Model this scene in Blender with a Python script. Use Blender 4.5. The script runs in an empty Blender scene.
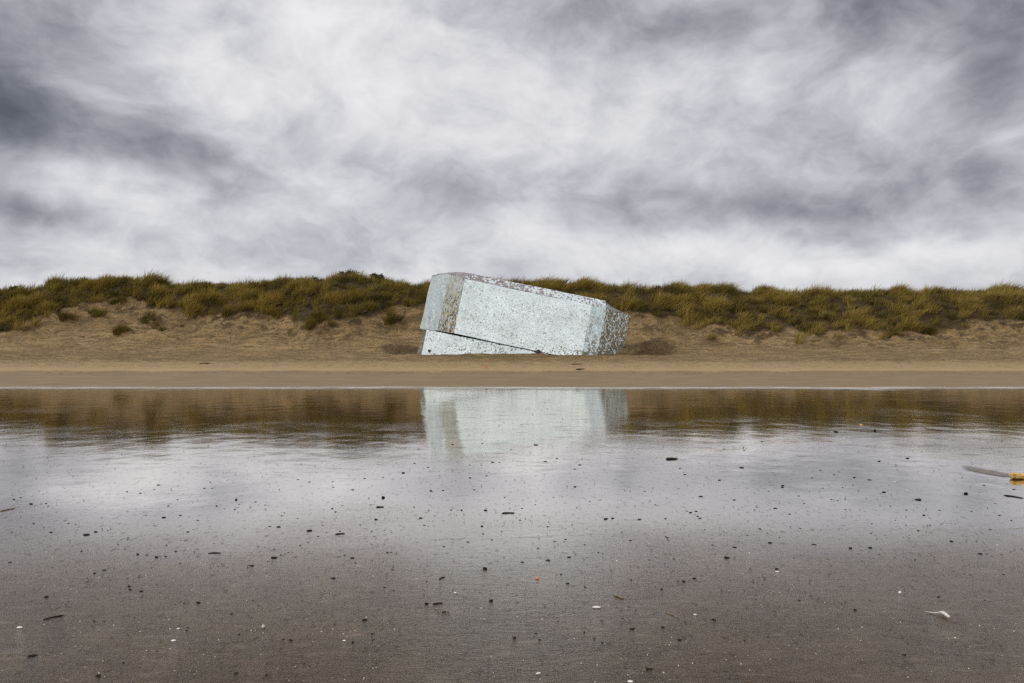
import bpy, bmesh, math, random
import numpy as np
from mathutils import Vector

SC = bpy.context.scene
COL = SC.collection
R = math.radians
rng = np.random.default_rng(11)
random.seed(5)

F = 683.0            # focal length of the 24 mm lens in photo pixels
EYE = 1.6            # eye height of the photographer
CX, CY = 512.0, 341.5


def ground_at(px, py, z=0.0):
    d = (EYE - z) * F / (py - CY)
    return ((px - CX) * d / F, d)


# ------------------------------------------------------------------ helpers
def link(o, parent=None):
    COL.objects.link(o)
    if parent is not None:
        o.parent = parent
    return o


def mesh_np(name, verts, quads, mat=None, parent=None, smooth=True, tint=None):
    me = bpy.data.meshes.new(name)
    verts = np.asarray(verts, dtype=np.float32)
    quads = np.asarray(quads, dtype=np.int32)
    k = quads.shape[1]
    me.vertices.add(len(verts))
    me.vertices.foreach_set('co', verts.ravel())
    me.loops.add(quads.size)
    me.loops.foreach_set('vertex_index', quads.ravel())
    me.polygons.add(len(quads))
    me.polygons.foreach_set('loop_start', np.arange(0, quads.size, k, dtype=np.int32))
    me.polygons.foreach_set('loop_total', np.full(len(quads), k, dtype=np.int32))
    me.polygons.foreach_set('use_smooth', np.full(len(quads), smooth, dtype=bool))
    if tint is not None:
        a = me.attributes.new('tint', 'FLOAT_COLOR', 'POINT')
        c = np.ones((len(verts), 4), np.float32)
        c[:, :3] = tint
        a.data.foreach_set('color', c.ravel())
    me.update(calc_edges=True)
    me.validate()
    if mat:
        me.materials.append(mat)
    return link(bpy.data.objects.new(name, me), parent)


def mesh_bm(name, bm, mat=None, parent=None, smooth=False):
    bmesh.ops.recalc_face_normals(bm, faces=bm.faces[:])
    me = bpy.data.meshes.new(name)
    bm.to_mesh(me)
    bm.free()
    for p in me.polygons:
        p.use_smooth = smooth
    if mat:
        me.materials.append(mat)
    return link(bpy.data.objects.new(name, me), parent)


def tag(o, label=None, cat=None, group=None, kind=None):
    if label: o['label'] = label
    if cat: o['category'] = cat
    if group: o['group'] = group
    if kind: o['kind'] = kind
    return o


def empty(name, loc):
    o = bpy.data.objects.new(name, None)
    o.location = loc
    o.empty_display_size = 0.2
    return link(o)


# ---- vectorised gradient noise
_perm = np.random.default_rng(3).permutation(1024)
_ang = np.random.default_rng(4).uniform(0, 2 * np.pi, 1024)
_gx, _gy = np.cos(_ang), np.sin(_ang)


def pnoise(x, y):
    x = np.asarray(x, float); y = np.asarray(y, float)
    xi = np.floor(x).astype(int); yi = np.floor(y).astype(int)
    xf = x - xi; yf = y - yi
    def g(ix, iy, dx, dy):
        h = _perm[(_perm[ix & 1023] + iy) & 1023]
        return _gx[h] * dx + _gy[h] * dy
    u = xf * xf * xf * (xf * (xf * 6 - 15) + 10)
    v = yf * yf * yf * (yf * (yf * 6 - 15) + 10)
    a = g(xi, yi, xf, yf); b = g(xi + 1, yi, xf - 1, yf)
    c = g(xi, yi + 1, xf, yf - 1); d = g(xi + 1, yi + 1, xf - 1, yf - 1)
    return (a + u * (b - a)) * (1 - v) + (c + u * (d - c)) * v * 1.0


def fbm(x, y, octaves=4, gain=0.5):
    s = 0.0; a = 1.0; f = 1.0
    for i in range(octaves):
        s = s + a * pnoise(x * f + 17.3 * i, y * f + 5.1 * i)
        a *= gain; f *= 2.03
    return s


def sstep(a, b, x):
    t = np.clip((x - a) / (b - a), 0, 1)
    return t * t * (3 - 2 * t)


# ---- node helper
class NT:
    def __init__(self, tree):
        self.t = tree
        tree.nodes.clear()
    def n(self, typ, **kw):
        nd = self.t.nodes.new(typ)
        for k, v in kw.items():
            if k.startswith('i_'):
                key = k[2:]
                nd.inputs[int(key) if key.isdigit() else key.replace('_', ' ')].default_value = v
            else:
                setattr(nd, k, v)
        return nd
    def l(self, a, b):
        self.t.links.new(a, b)
    def m(self, op, a, b=None, c=None, clamp=False):
        nd = self.t.nodes.new('ShaderNodeMath'); nd.operation = op; nd.use_clamp = clamp
        for i, v in enumerate((a, b, c)):
            if v is None: continue
            if isinstance(v, (int, float)): nd.inputs[i].default_value = v
            else: self.l(v, nd.inputs[i])
        return nd.outputs[0]
    def v(self, op, a, b=None, scale=None):
        nd = self.t.nodes.new('ShaderNodeVectorMath'); nd.operation = op
        for i, v in enumerate((a, b)):
            if v is None: continue
            if isinstance(v, (tuple, list)): nd.inputs[i].default_value = v
            else: self.l(v, nd.inputs[i])
        if scale is not None:
            if isinstance(scale, (int, float)): nd.inputs['Scale'].default_value = scale
            else: self.l(scale, nd.inputs['Scale'])
        return nd.outputs['Vector'] if op not in ('DOT_PRODUCT', 'LENGTH', 'DISTANCE') else nd.outputs['Value']
    def mapr(self, val, a, b, c=0.0, d=1.0, smooth=True):
        nd = self.t.nodes.new('ShaderNodeMapRange')
        nd.interpolation_type = 'SMOOTHSTEP' if smooth else 'LINEAR'
        self.l(val, nd.inputs[0])
        for i, x in enumerate((a, b, c, d)):
            nd.inputs[i + 1].default_value = x
        return nd.outputs[0]
    def mix(self, fac, a, b, blend='MIX'):
        nd = self.t.nodes.new('ShaderNodeMix'); nd.data_type = 'RGBA'; nd.blend_type = blend
        if isinstance(fac, (int, float)): nd.inputs[0].default_value = fac
        else: self.l(fac, nd.inputs[0])
        for i, v in ((6, a), (7, b)):
            if isinstance(v, (tuple, list)): nd.inputs[i].default_value = (*v[:3], 1)
            else: self.l(v, nd.inputs[i])
        return nd.outputs[2]
    def noise(self, vec, scale, detail=3.0, rough=0.5, dim='3D', dist=0.0):
        nd = self.t.nodes.new('ShaderNodeTexNoise'); nd.noise_dimensions = dim
        nd.inputs['Scale'].default_value = scale
        nd.inputs['Detail'].default_value = detail
        nd.inputs['Roughness'].default_value = rough
        nd.inputs['Distortion'].default_value = dist
        if vec is not None: self.l(vec, nd.inputs['Vector'])
        return nd
    def bump(self, h, dist, strength=1.0, normal=None):
        nd = self.t.nodes.new('ShaderNodeBump')
        nd.inputs['Distance'].default_value = dist
        nd.inputs['Strength'].default_value = strength
        self.l(h, nd.inputs['Height'])
        if normal is not None: self.l(normal, nd.inputs['Normal'])
        return nd.outputs[0]


def material(name):
    m = bpy.data.materials.new(name); m.use_nodes = True
    t = NT(m.node_tree)
    out = t.n('ShaderNodeOutputMaterial')
    return m, t, out


def simple_mat(name, col, rough=0.6, var=0.3, scale=30.0, bump=0.0, spec=0.5):
    m, t, out = material(name)
    tc = t.n('ShaderNodeTexCoord').outputs['Object']
    ns = t.noise(tc, scale, 4)
    lo = tuple(c * (1 - var) for c in col); hi = tuple(min(1, c * (1 + var)) for c in col)
    c = t.mix(t.mapr(ns.outputs[0], .3, .7), lo, hi)
    b = t.n('ShaderNodeBsdfPrincipled', i_Roughness=rough)
    b.inputs['Specular IOR Level'].default_value = spec
    t.l(c, b.inputs['Base Color'])
    if bump: t.l(t.bump(ns.outputs[0], bump), b.inputs['Normal'])
    t.l(b.outputs[0], out.inputs[0])
    return m


# ------------------------------------------------------------------ render + camera
SC.view_settings.view_transform = 'Standard'
SC.view_settings.look = 'None'
SC.view_settings.gamma = 1
SC.view_settings.exposure = 0.0
SC.view_settings.use_curve_mapping = False
SC.render.engine = 'CYCLES'
SC.cycles.max_bounces = 6
SC.cycles.sample_clamp_indirect = 4.0
SC.cycles.caustics_reflective = False
SC.cycles.caustics_refractive = False
SC.cycles.use_denoising = False
SC.cycles.denoiser = 'OPENIMAGEDENOISE'
SC.cycles.denoising_prefilter = 'ACCURATE'
SC.cycles.use_adaptive_sampling = False
SC.render.film_transparent = False

cam = bpy.data.cameras.new('camera')
cam.lens = 24.0; cam.sensor_width = 36.0; cam.sensor_fit = 'HORIZONTAL'
cam.clip_start = 0.05; cam.clip_end = 12000
camo = link(bpy.data.objects.new('camera', cam))
camo.location = (0, 0, EYE); camo.rotation_euler = (R(90), 0, 0)
SC.camera = camo

# ------------------------------------------------------------------ sky
SUN_EL, SUN_AZ = 46.0, -105.0      # azimuth from +Y towards +X: behind the camera, to the left
w = bpy.data.worlds.new('World'); SC.world = w; w.use_nodes = True
t = NT(w.node_tree)
wo = t.n('ShaderNodeOutputWorld')
sky = t.n('ShaderNodeTexSky'); sky.sky_type = 'NISHITA'; sky.sun_disc = False
sky.sun_elevation = R(SUN_EL); sky.sun_rotation = R(SUN_AZ)
bg_sky = t.n('ShaderNodeBackground', i_Strength=0.08)
t.l(sky.outputs[0], bg_sky.inputs[0])

d = t.v('NORMALIZE', t.n('ShaderNodeTexCoord').outputs['Generated'])
sx = t.n('ShaderNodeSeparateXYZ'); t.l(d, sx.inputs[0])
dx, dy, dz = sx.outputs
# cloud layer seen in perspective: a direction meets the layer at d.xy / (d.z + c)
den = t.m('ADD', t.m('MAXIMUM', dz, 0.0), 0.42)
pl = t.n('ShaderNodeCombineXYZ')
t.l(t.m('DIVIDE', dx, den), pl.inputs[0]); t.l(t.m('DIVIDE', dy, den), pl.inputs[1])
P = pl.outputs[0]
warp = t.noise(P, 1.3, 3, .55)
wv = t.v('SCALE', t.v('SUBTRACT', warp.outputs['Color'], (.5, .5, .5)), scale=0.55)
P2 = t.v('ADD', P, wv)
n1 = t.noise(P2, 1.9, 7, .50).outputs[0]
mp = t.n('ShaderNodeMapping'); mp.inputs['Rotation'].default_value = (0, 0, R(35)); mp.inputs['Scale'].default_value = (1.0, 1.7, 1)
t.l(P2, mp.inputs[0])
mpd = t.n('ShaderNodeMapping'); mpd.inputs['Rotation'].default_value = (0, R(-14), 0); mpd.inputs['Scale'].default_value = (1.0, 1.0, 1.6)
t.l(d, mpd.inputs[0])
wb = t.noise(mpd.outputs[0], 4.0, 4, .55)
dw = t.v('ADD', mpd.outputs[0], t.v('SCALE', t.v('SUBTRACT', wb.outputs['Color'], (.5, .5, .5)), scale=.17))
n2 = t.noise(dw, 7.5, 9, .55).outputs[0]
n3 = t.noise(dw, 14.0, 8, .62).outputs[0]
bl = t.noise(dw, 5.5, 7, .55).outputs[0]
bil = t.m('ABSOLUTE', t.m('MULTIPLY_ADD', bl, 2.0, -1.0))
# azimuth / elevation of the direction, bent by noise, for the large cloud masses
w3 = t.noise(d, 5.0, 4, .5)
w3v = t.v('SCALE', t.v('SUBTRACT', w3.outputs['Color'], (.5, .5, .5)), scale=0.15)
ws = t.n('ShaderNodeSeparateXYZ'); t.l(w3v, ws.inputs[0])
AZ = t.m('ADD', t.m('ARCTAN2', dx, dy), ws.outputs[0])
EL = t.m('ADD', t.m('ARCSINE', dz), t.m('MULTIPLY', ws.outputs[2], .6))

MASSES = [  # where in the photo the cloud mass stands, its half sizes, and how much lighter or darker it is
    (70, 20, 120, 45, -.20), (0, 105, 50, 55, -.50), (120, 120, 95, 40, -.12), (190, 62, 65, 28, .22),
    (235, 25, 30, 40, -.16), (330, 85, 90, 45, .12), (290, 15, 70, 25, .14), (395, 115, 60, 45, .12),
    (490, 70, 75, 45, .06), (430, 178, 95, 24, -.13), (310, 150, 110, 30, -.02), (150, 150, 80, 26, -.20),
    (60, 168, 60, 12, .16), (20, 207, 60, 14, -.36), (110, 195, 90, 18, .12), (260, 70, 80, 60, .10), (180, 150, 140, 50, -.06), (320, 245, 75, 16, -.14),
    (610, 25, 85, 36, -.32), (880, 6, 130, 34, -.34), (1005, 60, 65, 60, -.30), (545, 95, 60, 55, .16),
    (665, 110, 70, 40, .10), (770, 210, 90, 20, -.28), (640, 195, 95, 24, -.18), (960, 180, 85, 40, -.30),
    (890, 228, 70, 14, -.16), (1005, 135, 28, 14, .20), (930, 250, 120, 18, .22), (690, 245, 95, 14, .20),
    (240, 225, 120, 18, .06), (450, 250, 140, 16, .06), (840, 130, 80, 40, -.10), (720, 70, 60, 40, -.04),
    (20, 262, 90, 12, -.06), (210, 115, 30, 14, .10),
]
acc = None
for (px, py, rx, ry, amp) in MASSES:
    ax = math.atan((px - CX) / F)
    el = math.atan((CY - py) / math.hypot(F, px - CX))
    sxr = rx / F * math.cos(ax) ** 2; syr = ry / F * math.cos(ax)
    a = t.m('MULTIPLY', t.m('SUBTRACT', AZ, ax), 1 / sxr)
    b = t.m('MULTIPLY', t.m('SUBTRACT', EL, el), 1 / syr)
    q = t.m('MULTIPLY_ADD', a, a, t.m('MULTIPLY', b, b))
    g = t.m('MULTIPLY', t.m('POWER', 2.718, t.m('MULTIPLY', q, -0.75)), amp)
    acc = g if acc is None else t.m('ADD', acc, g)
tone = t.m('ADD', acc, 0.71)
tone = t.m('MULTIPLY_ADD', t.m('SUBTRACT', n1, .5), 0.26, tone)
tone = t.m('MULTIPLY_ADD', t.m('SUBTRACT', n2, .5), 0.50, tone)
tone = t.m('MULTIPLY_ADD', t.m('SUBTRACT', n3, .5), 0.50, tone)
tone = t.m('MULTIPLY_ADD', t.m('SUBTRACT', bil, .22), 0.34, tone)
# a paler band low over the land
tone = t.m('ADD', tone, t.mapr(dz, .05, .16, .06, 0.0))
# the cloud is brighter overhead and out over the sea, behind the photographer
zen = t.mapr(dz, .45, .9, 0.0, 1.0)
back = t.mapr(dy, -.05, -.6, 0.0, 1.0)
tone = t.m('MULTIPLY_ADD', back, 0.16, tone)
cr = t.n('ShaderNodeValToRGB')
e = cr.color_ramp.elements
cr.color_ramp.interpolation = 'B_SPLINE'
e[0].position = 0.0; e[0].color = (.085, .09, .108, 1)
e[1].position = 1.0; e[1].color = (.90, .895, .91, 1)
for pos, c in ((.25, (.20, .210, .242)), (.5, (.425, .432, .475)), (.75, (.695, .695, .730))):
    x = cr.color_ramp.elements.new(pos); x.color = (*c, 1)
t.l(tone, cr.inputs[0])
lift = t.m('ADD', 1.0, t.m('ADD', t.m('MULTIPLY', zen, 1.3), t.m('MULTIPLY', back, .45)))
bg_cl = t.n('ShaderNodeBackground')
t.l(cr.outputs[0], bg_cl.inputs[0]); t.l(lift, bg_cl.inputs[1])
mx = t.n('ShaderNodeMixShader', i_0=0.96)
t.l(bg_sky.outputs[0], mx.inputs[1]); t.l(bg_cl.outputs[0], mx.inputs[2])
t.l(mx.outputs[0], wo.inputs[0])
w.cycles.sampling_method = 'MANUAL'; w.cycles.sample_map_resolution = 512

sl = bpy.data.lights.new('sun', 'SUN'); sl.energy = 1.3; sl.angle = R(14); sl.color = (1, .965, .92)
so = link(bpy.data.objects.new('sun', sl))
sd = Vector((math.sin(R(SUN_AZ)) * math.cos(R(SUN_EL)), math.cos(R(SUN_AZ)) * math.cos(R(SUN_EL)), math.sin(R(SUN_EL))))
so.rotation_euler = sd.to_track_quat('Z', 'Y').to_euler()
so.location = sd * 60

# ------------------------------------------------------------------ terrain heights
YC = 54.0
_crest = [(-300, 292), (-150, 286), (0, 291), (22, 292), (45, 286), (80, 279), (130, 279), (160, 283), (190, 285), (245, 281), (300, 281),
          (345, 277), (385, 280), (402, 285), (430, 284), (520, 283), (560, 281), (600, 285), (650, 290), (680, 286), (730, 289),
          (790, 292), (840, 293), (880, 292), (930, 292), (1000, 290), (1040, 288), (1200, 284), (1350, 290)]
CRX = np.array([(p - CX) * YC / F for p, _ in _crest])
CRZ = np.array([EYE + (CY - q - 3.5) * YC / F for _, q in _crest])
# lowest edge of the grass, as a height on the slope
_edge = [(-300, 322), (-100, 325), (0, 336), (30, 332), (50, 312), (75, 300), (110, 298), (140, 305), (185, 313), (230, 317), (300, 318),
         (322, 324), (352, 322), (376, 314), (400, 305), (430, 306), (520, 310), (600, 312), (650, 315), (690, 322), (720, 328), (750, 332),
         (820, 330), (870, 333), (915, 332), (940, 328), (980, 322), (1024, 320), (1200, 326)]
EDX = np.array([(p - CX) * 49.5 / F for p, _ in _edge])
EDZ = np.array([EYE + (CY - q) * 49.5 / F for _, q in _edge])


def height(x, y):
    x = np.asarray(x, float); y = np.asarray(y, float)
    # beach
    yw = y - 0.22 * fbm(x * .09, x * 0 + 3.3, 3)
    beach = np.interp(yw, [-400, -12, -4, 23.7, 24.6, 28.0, 34.0, 41.0, 45.0], [-6, -.28, 0, 0, .055, .35, .53, .74, 1.12])
    # dune
    yf = 45.0 + 1.1 * fbm(x * .11 + 9, x * 0 + 1.7, 3)
    yc = YC + 1.6 * fbm(x * .06 + 3, x * 0 + 8.1, 3)
    zc = np.interp(x, CRX, CRZ) + .25 * fbm(x * .9, x * 0 + 4.4, 3)
    far = sstep(60, 140, np.abs(x))
    zc = zc * (1 - far) + (5.6 + .8 * fbm(x * .03, x * 0, 2)) * far
    tt = np.clip((y - yf) / (yc - yf), 0, 1)
    prof = np.where(tt < .25, .62 * tt, .155 + (tt - .25) / .75 * .845)
    prof = .55 * prof + .45 * (tt * tt * (3 - 2 * tt))
    zf = 1.12
    dune = zf + (zc - zf) * prof
    hum = .70 * fbm(x * .33, y * .38, 3) + .34 * fbm(x * .95 + 4, y * 1.0, 3)
    dune = dune + hum * sstep(.1, .5, tt) * (1 - .45 * sstep(.7, 1, tt))
    past = sstep(0, 14, y - yc)
    dune = dune - past * (1.3 + .5 * fbm(x * .12, y * .12, 3))
    z = np.where(y > yf, dune, np.minimum(beach, 1.12 + 0 * y))
    # wind ridges, kicked up sand and dents
    amp = sstep(27.5, 33, y)
    z = z + amp * (.06 * fbm(x * .8, y * .55, 3) + .06 * fbm(x * 2.6, y * 2.1, 3)
                   - .05 * np.maximum(0, fbm(x * 1.9 + 40, y * 1.5, 2) - .22))
    ez = np.interp(x, EDX, EDZ)
    band = sstep(-3.0, -1.0, z - ez) * (1 - sstep(.1, .9, z - ez)) * (y > yf) * (1 - far)
    z = z - band * (.55 * np.maximum(0, fbm(x * .55 + 70, y * .8, 3) - .02) - .20 * np.maximum(0, fbm(x * 1.3 + 7, y * 1.5, 2)))
    # scour beside the block
    for (ax, ay, rx, ry, dp) in ((8.5, 43.2, 1.7, .9, -.75), (-6.6, 43.3, 1.5, .8, -.40), (-.6, 40.6, 4.6, .9, .15)):
        z = z + dp * np.exp(-((x - ax) / rx) ** 2 - ((y - ay) / ry) ** 2)
    for (ax, ay, rx, ry, dp) in ((10.0, 44.7, 1.9, .8, .85), (-8.0, 44.4, 2.0, .8, .45)):
        z = z + dp * np.exp(-((x - ax) / rx) ** 2 - ((y - ay) / ry) ** 2)
    return z


def grass_cover(x, y, z):
    """how likely grass grows at a point of the dune (0..1)"""
    ez = np.interp(x, EDX, EDZ) + .55 * fbm(x * .5, y * .5, 3)
    return sstep(-.12, .22, z - ez)


def axis(parts):
    out = []
    for a, b, s in parts:
        n = max(1, int(round((b - a) / s)))
        out += list(np.linspace(a, b, n, endpoint=False))
    out.append(parts[-1][1])
    return np.array(out)


XS = axis([(-4000, -800, 400), (-800, -200, 60), (-200, -80, 8), (-80, -46, .7), (-46, 46, .16), (46, 80, .7), (80, 200, 8), (200, 800, 60), (800, 4000, 400)])


def sheet(name, ys, mat):
    X, Y = np.meshgrid(XS, ys)
    Z = height(X, Y)
    v = np.stack([X, Y, Z], -1).reshape(-1, 3)
    nx, ny = len(XS), len(ys)
    i = (np.arange(ny - 1)[:, None] * nx + np.arange(nx - 1)[None, :]).ravel()
    q = np.stack([i, i + 1, i + nx + 1, i + nx], 1)
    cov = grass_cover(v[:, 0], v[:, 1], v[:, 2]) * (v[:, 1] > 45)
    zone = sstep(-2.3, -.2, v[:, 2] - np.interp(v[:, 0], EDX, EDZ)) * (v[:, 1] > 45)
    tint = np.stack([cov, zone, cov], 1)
    o = mesh_np(name, v, q, mat, tint=tint)
    o['kind'] = 'structure'
    return o


# ---- wet sand
def mat_wet_sand():
    m, t, out = material('wet_sand')
    pos = t.n('ShaderNodeTexCoord').outputs['Object']
    s = t.n('ShaderNodeSeparateXYZ'); t.l(pos, s.inputs[0])
    x, y = s.outputs[0], s.outputs[1]
    # how much standing water: most near the foot of the beach, less towards the sea side
    big = t.noise(pos, .35, 3).outputs[0]
    wet = t.m('ADD', t.mapr(y, 1.5, 8.2), t.m('MULTIPLY', t.m('SUBTRACT', big, .5), .7), clamp=True)
    # bumps: low undulations left by the tide, ripples, grain
    und = t.noise(pos, 1.9, 5, .40).outputs[0]
    mp = t.n('ShaderNodeMapping'); mp.inputs['Scale'].default_value = (1.0, 2.2, 1.0); mp.inputs['Rotation'].default_value = (0, 0, R(8))
    t.l(pos, mp.inputs[0])
    rip = t.noise(mp.outputs[0], 9, 4, .6, dist=.4).outputs[0]
    grain = t.noise(pos, 240, 2, .6).outputs[0]
    mid = t.noise(mp.outputs[0], 34, 5, .68).outputs[0]
    # the faint swash line that crosses the sand
    lw = t.noise(x, .45, 4, .5, dim='1D').outputs[0] if False else None
    ln = t.noise(pos, .5, 3, .5).outputs[0]
    yl = t.m('ADD', t.m('MULTIPLY_ADD', x, .05, 5.6), t.m('MULTIPLY', t.m('SUBTRACT', ln, .5), .5))
    dl = t.m('SUBTRACT', y, yl)
    line = t.m('POWER', 2.718, t.m('MULTIPLY', t.m('MULTIPLY', dl, dl), -900.0))
    dry = t.m('SUBTRACT', 1.0, wet)
    brk = t.m('MULTIPLY', line, t.mapr(t.noise(pos, 1.6, 4, .6).outputs[0], .42, .62))
    h = t.m('MULTIPLY', t.m('SUBTRACT', und, .5), .0048)
    h = t.m('MULTIPLY_ADD', rip, t.m('MULTIPLY_ADD', dry, .0062, .0006), h)
    h = t.m('MULTIPLY_ADD', mid, t.m('MULTIPLY_ADD', t.m('POWER', dry, 1.6), .0085, .00010), h)
    h = t.m('MULTIPLY_ADD', grain, t.m('MULTIPLY', dry, .0007), h)
    h = t.m('MULTIPLY_ADD', brk, .0025, h)
    nrm = t.bump(h, 1.0)
    c1 = t.mix(t.mapr(t.noise(pos, 3.0, 5, .6).outputs[0], .3, .7), (.026, .0175, .0105), (.056, .039, .025))
    c1 = t.mix(t.mapr(t.noise(pos, 95, 4, .7).outputs[0], .55, .68), c1, (.17, .135, .10))
    c1 = t.mix(t.m('MULTIPLY', brk, .35), c1, (.16, .14, .115))
    mpq = t.n('ShaderNodeMapping'); mpq.inputs['Scale'].default_value = (.8, 3.2, 1.0); mpq.inputs['Rotation'].default_value = (0, 0, R(-9)); t.l(pos, mpq.inputs[0])
    st = t.noise(mpq.outputs[0], 5.5, 6, .68).outputs[0]
    c1 = t.mix(t.m('MULTIPLY', t.mapr(st, .54, .70), .55), c1, (.15, .118, .086))
    c1 = t.mix(t.m('MULTIPLY', t.mapr(st, .46, .32), .6), c1, (.018, .012, .008))
    dif = t.n('ShaderNodeBsdfDiffuse'); t.l(c1, dif.inputs[0]); t.l(nrm, dif.inputs['Normal'])
    gl = t.n('ShaderNodeBsdfGlossy'); gl.inputs[0].default_value = (.97, .935, .895, 1)
    t.l(t.m('MULTIPLY_ADD', dry, .17, .025), gl.inputs['Roughness']); t.l(nrm, gl.inputs['Normal'])
    lwt = t.n('ShaderNodeLayerWeight'); t.l(nrm, lwt.inputs['Normal']); lwt.inputs[0].default_value = .5
    fac = t.mapr(lwt.outputs['Facing'], .56, .78)
    mps = t.n('ShaderNodeMapping'); mps.inputs['Scale'].default_value = (1.1, 3.4, 1.0); t.l(pos, mps.inputs[0])
    sk = t.noise(mps.outputs[0], 1.5, 6, .68).outputs[0]
    skm = t.m('MULTIPLY', t.mapr(sk, .54, .66), t.mapr(y, 6.5, 10.0))
    fac = t.m('MULTIPLY', fac, t.m('MULTIPLY_ADD', wet, .25, .72), clamp=True)
    fac = t.m('MULTIPLY', fac, t.m('MULTIPLY_ADD', skm, -.45, 1.0))
    mpk = t.n('ShaderNodeMapping'); mpk.inputs['Scale'].default_value = (1.7, .8, 1.0); t.l(pos, mpk.inputs[0])
    kn = t.noise(mpk.outputs[0], 13, 5, .7).outputs[0]
    fac = t.m('MULTIPLY', fac, t.m('MULTIPLY_ADD', t.mapr(kn, .56, .66), -.50, 1.0))
    mx = t.n('ShaderNodeMixShader'); t.l(fac, mx.inputs[0]); t.l(dif.outputs[0], mx.inputs[1]); t.l(gl.outputs[0], mx.inputs[2])
    t.l(mx.outputs[0], out.inputs[0])
    return m


def mat_sand(name, grass=False):
    m, t, out = material(name)
    pos = t.n('ShaderNodeTexCoord').outputs['Object']
    s = t.n('ShaderNodeSeparateXYZ'); t.l(pos, s.inputs[0])
    y = s.outputs[1]
    a = t.noise(pos, .5, 5, .6).outputs[0]
    mp = t.n('ShaderNodeMapping'); mp.inputs['Scale'].default_value = (.35, 1.6, 1.0)
    t.l(pos, mp.inputs[0])
    b = t.noise(mp.outputs[0], 2.2, 5, .65).outputs[0]
    col = t.mix(t.mapr(a, .3, .7), (.165, .109, .046), (.265, .178, .080))
    col = t.mix(t.mapr(b, .43, .62), col, (.118, .077, .033))
    fine = t.noise(pos, 7, 5, .7).outputs[0]
    col = t.mix(t.m('MULTIPLY', t.mapr(fine, .50, .62), .85), col, (.060, .040, .018))
    rough_amt = t.mapr(y, 28, 33)
    if not grass:
        # damp, smooth band along the water, then pale dry sand
        e = t.m('ADD', y, t.m('MULTIPLY', t.m('SUBTRACT', t.noise(pos, .35, 4).outputs[0], .5), 1.6))
        damp = t.mapr(e, 27.2, 28.6, 1.0, 0.0)
        pale = t.m('MULTIPLY', t.mapr(e, 28.0, 29.2), t.mapr(e, 33.0, 37.0, 1.0, 0.0))
        col = t.mix(t.m('MULTIPLY', pale, .7), col, (.29, .207, .105))
        dcol = t.mix(t.mapr(b, .35, .7), (.145, .103, .056), (.18, .13, .074))
        col = t.mix(damp, col, dcol)
        wrack = t.m('MULTIPLY', t.m('POWER', 2.718, t.m('MULTIPLY', t.m('POWER', t.m('SUBTRACT', e, 27.6), 2.0), -9.0)),
                    t.mapr(t.noise(pos, 5, 4, .7).outputs[0], .54, .64))
        col = t.mix(wrack, col, (.07, .045, .028))
    else:
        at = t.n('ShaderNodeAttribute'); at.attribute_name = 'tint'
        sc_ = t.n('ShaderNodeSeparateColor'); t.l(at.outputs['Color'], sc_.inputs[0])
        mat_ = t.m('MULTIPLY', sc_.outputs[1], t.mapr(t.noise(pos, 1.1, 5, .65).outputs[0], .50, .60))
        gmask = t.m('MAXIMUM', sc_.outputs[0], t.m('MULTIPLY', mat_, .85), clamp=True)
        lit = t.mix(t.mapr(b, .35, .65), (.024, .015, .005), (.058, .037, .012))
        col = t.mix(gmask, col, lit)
    if not grass:
        mps = t.n('ShaderNodeMapping'); mps.inputs['Scale'].default_value = (1.0, 1.7, 1.0); t.l(pos, mps.inputs[0])
        spk = t.noise(mps.outputs[0], 2.6, 6, .72).outputs[0]
        col = t.mix(t.m('MULTIPLY', t.m('MULTIPLY', t.mapr(spk, .50, .62), .55), t.mapr(y, 28.5, 31.5, .12, 1.0)), col, (.085, .056, .026))
    # shade of the scoured hollows beside the block, put into a darker sand colour
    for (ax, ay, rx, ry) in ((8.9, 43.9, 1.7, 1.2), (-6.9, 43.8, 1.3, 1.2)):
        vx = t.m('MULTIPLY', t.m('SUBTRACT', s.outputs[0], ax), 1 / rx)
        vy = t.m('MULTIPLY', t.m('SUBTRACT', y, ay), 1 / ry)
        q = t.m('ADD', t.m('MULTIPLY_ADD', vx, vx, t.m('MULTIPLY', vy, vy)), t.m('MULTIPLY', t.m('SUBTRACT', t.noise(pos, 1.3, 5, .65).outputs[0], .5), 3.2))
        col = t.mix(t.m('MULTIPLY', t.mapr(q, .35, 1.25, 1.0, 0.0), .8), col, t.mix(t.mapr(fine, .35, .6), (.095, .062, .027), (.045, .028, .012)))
    dent = t.noise(pos, 3.2, 4, .6).outputs[0]
    h = t.m('MULTIPLY_ADD', dent, .16, t.m('MULTIPLY', fine, .09))
    nrm = t.n('ShaderNodeBump'); nrm.inputs['Distance'].default_value = 1.0
    t.l(t.m('MULTIPLY', h, rough_amt), nrm.inputs['Height'])
    bs = t.n('ShaderNodeBsdfPrincipled', i_Roughness=.92)
    bs.inputs['Specular IOR Level'].default_value = .2
    t.l(col, bs.inputs['Base Color']); t.l(nrm.outputs[0], bs.inputs['Normal'])
    t.l(bs.outputs[0], out.inputs[0])
    return m


sheet('wet_sand', axis([(-400, -40, 30), (-40, -4, 2), (-4, 3, .5), (3, 23.7, .3)]), mat_wet_sand())
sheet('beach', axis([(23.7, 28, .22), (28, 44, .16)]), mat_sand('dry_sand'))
sheet('dune', axis([(44, 58, .12), (58, 66, .4), (66, 120, 4), (120, 600, 40), (600, 6000, 600)]), mat_sand('dune_sand', True))

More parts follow.
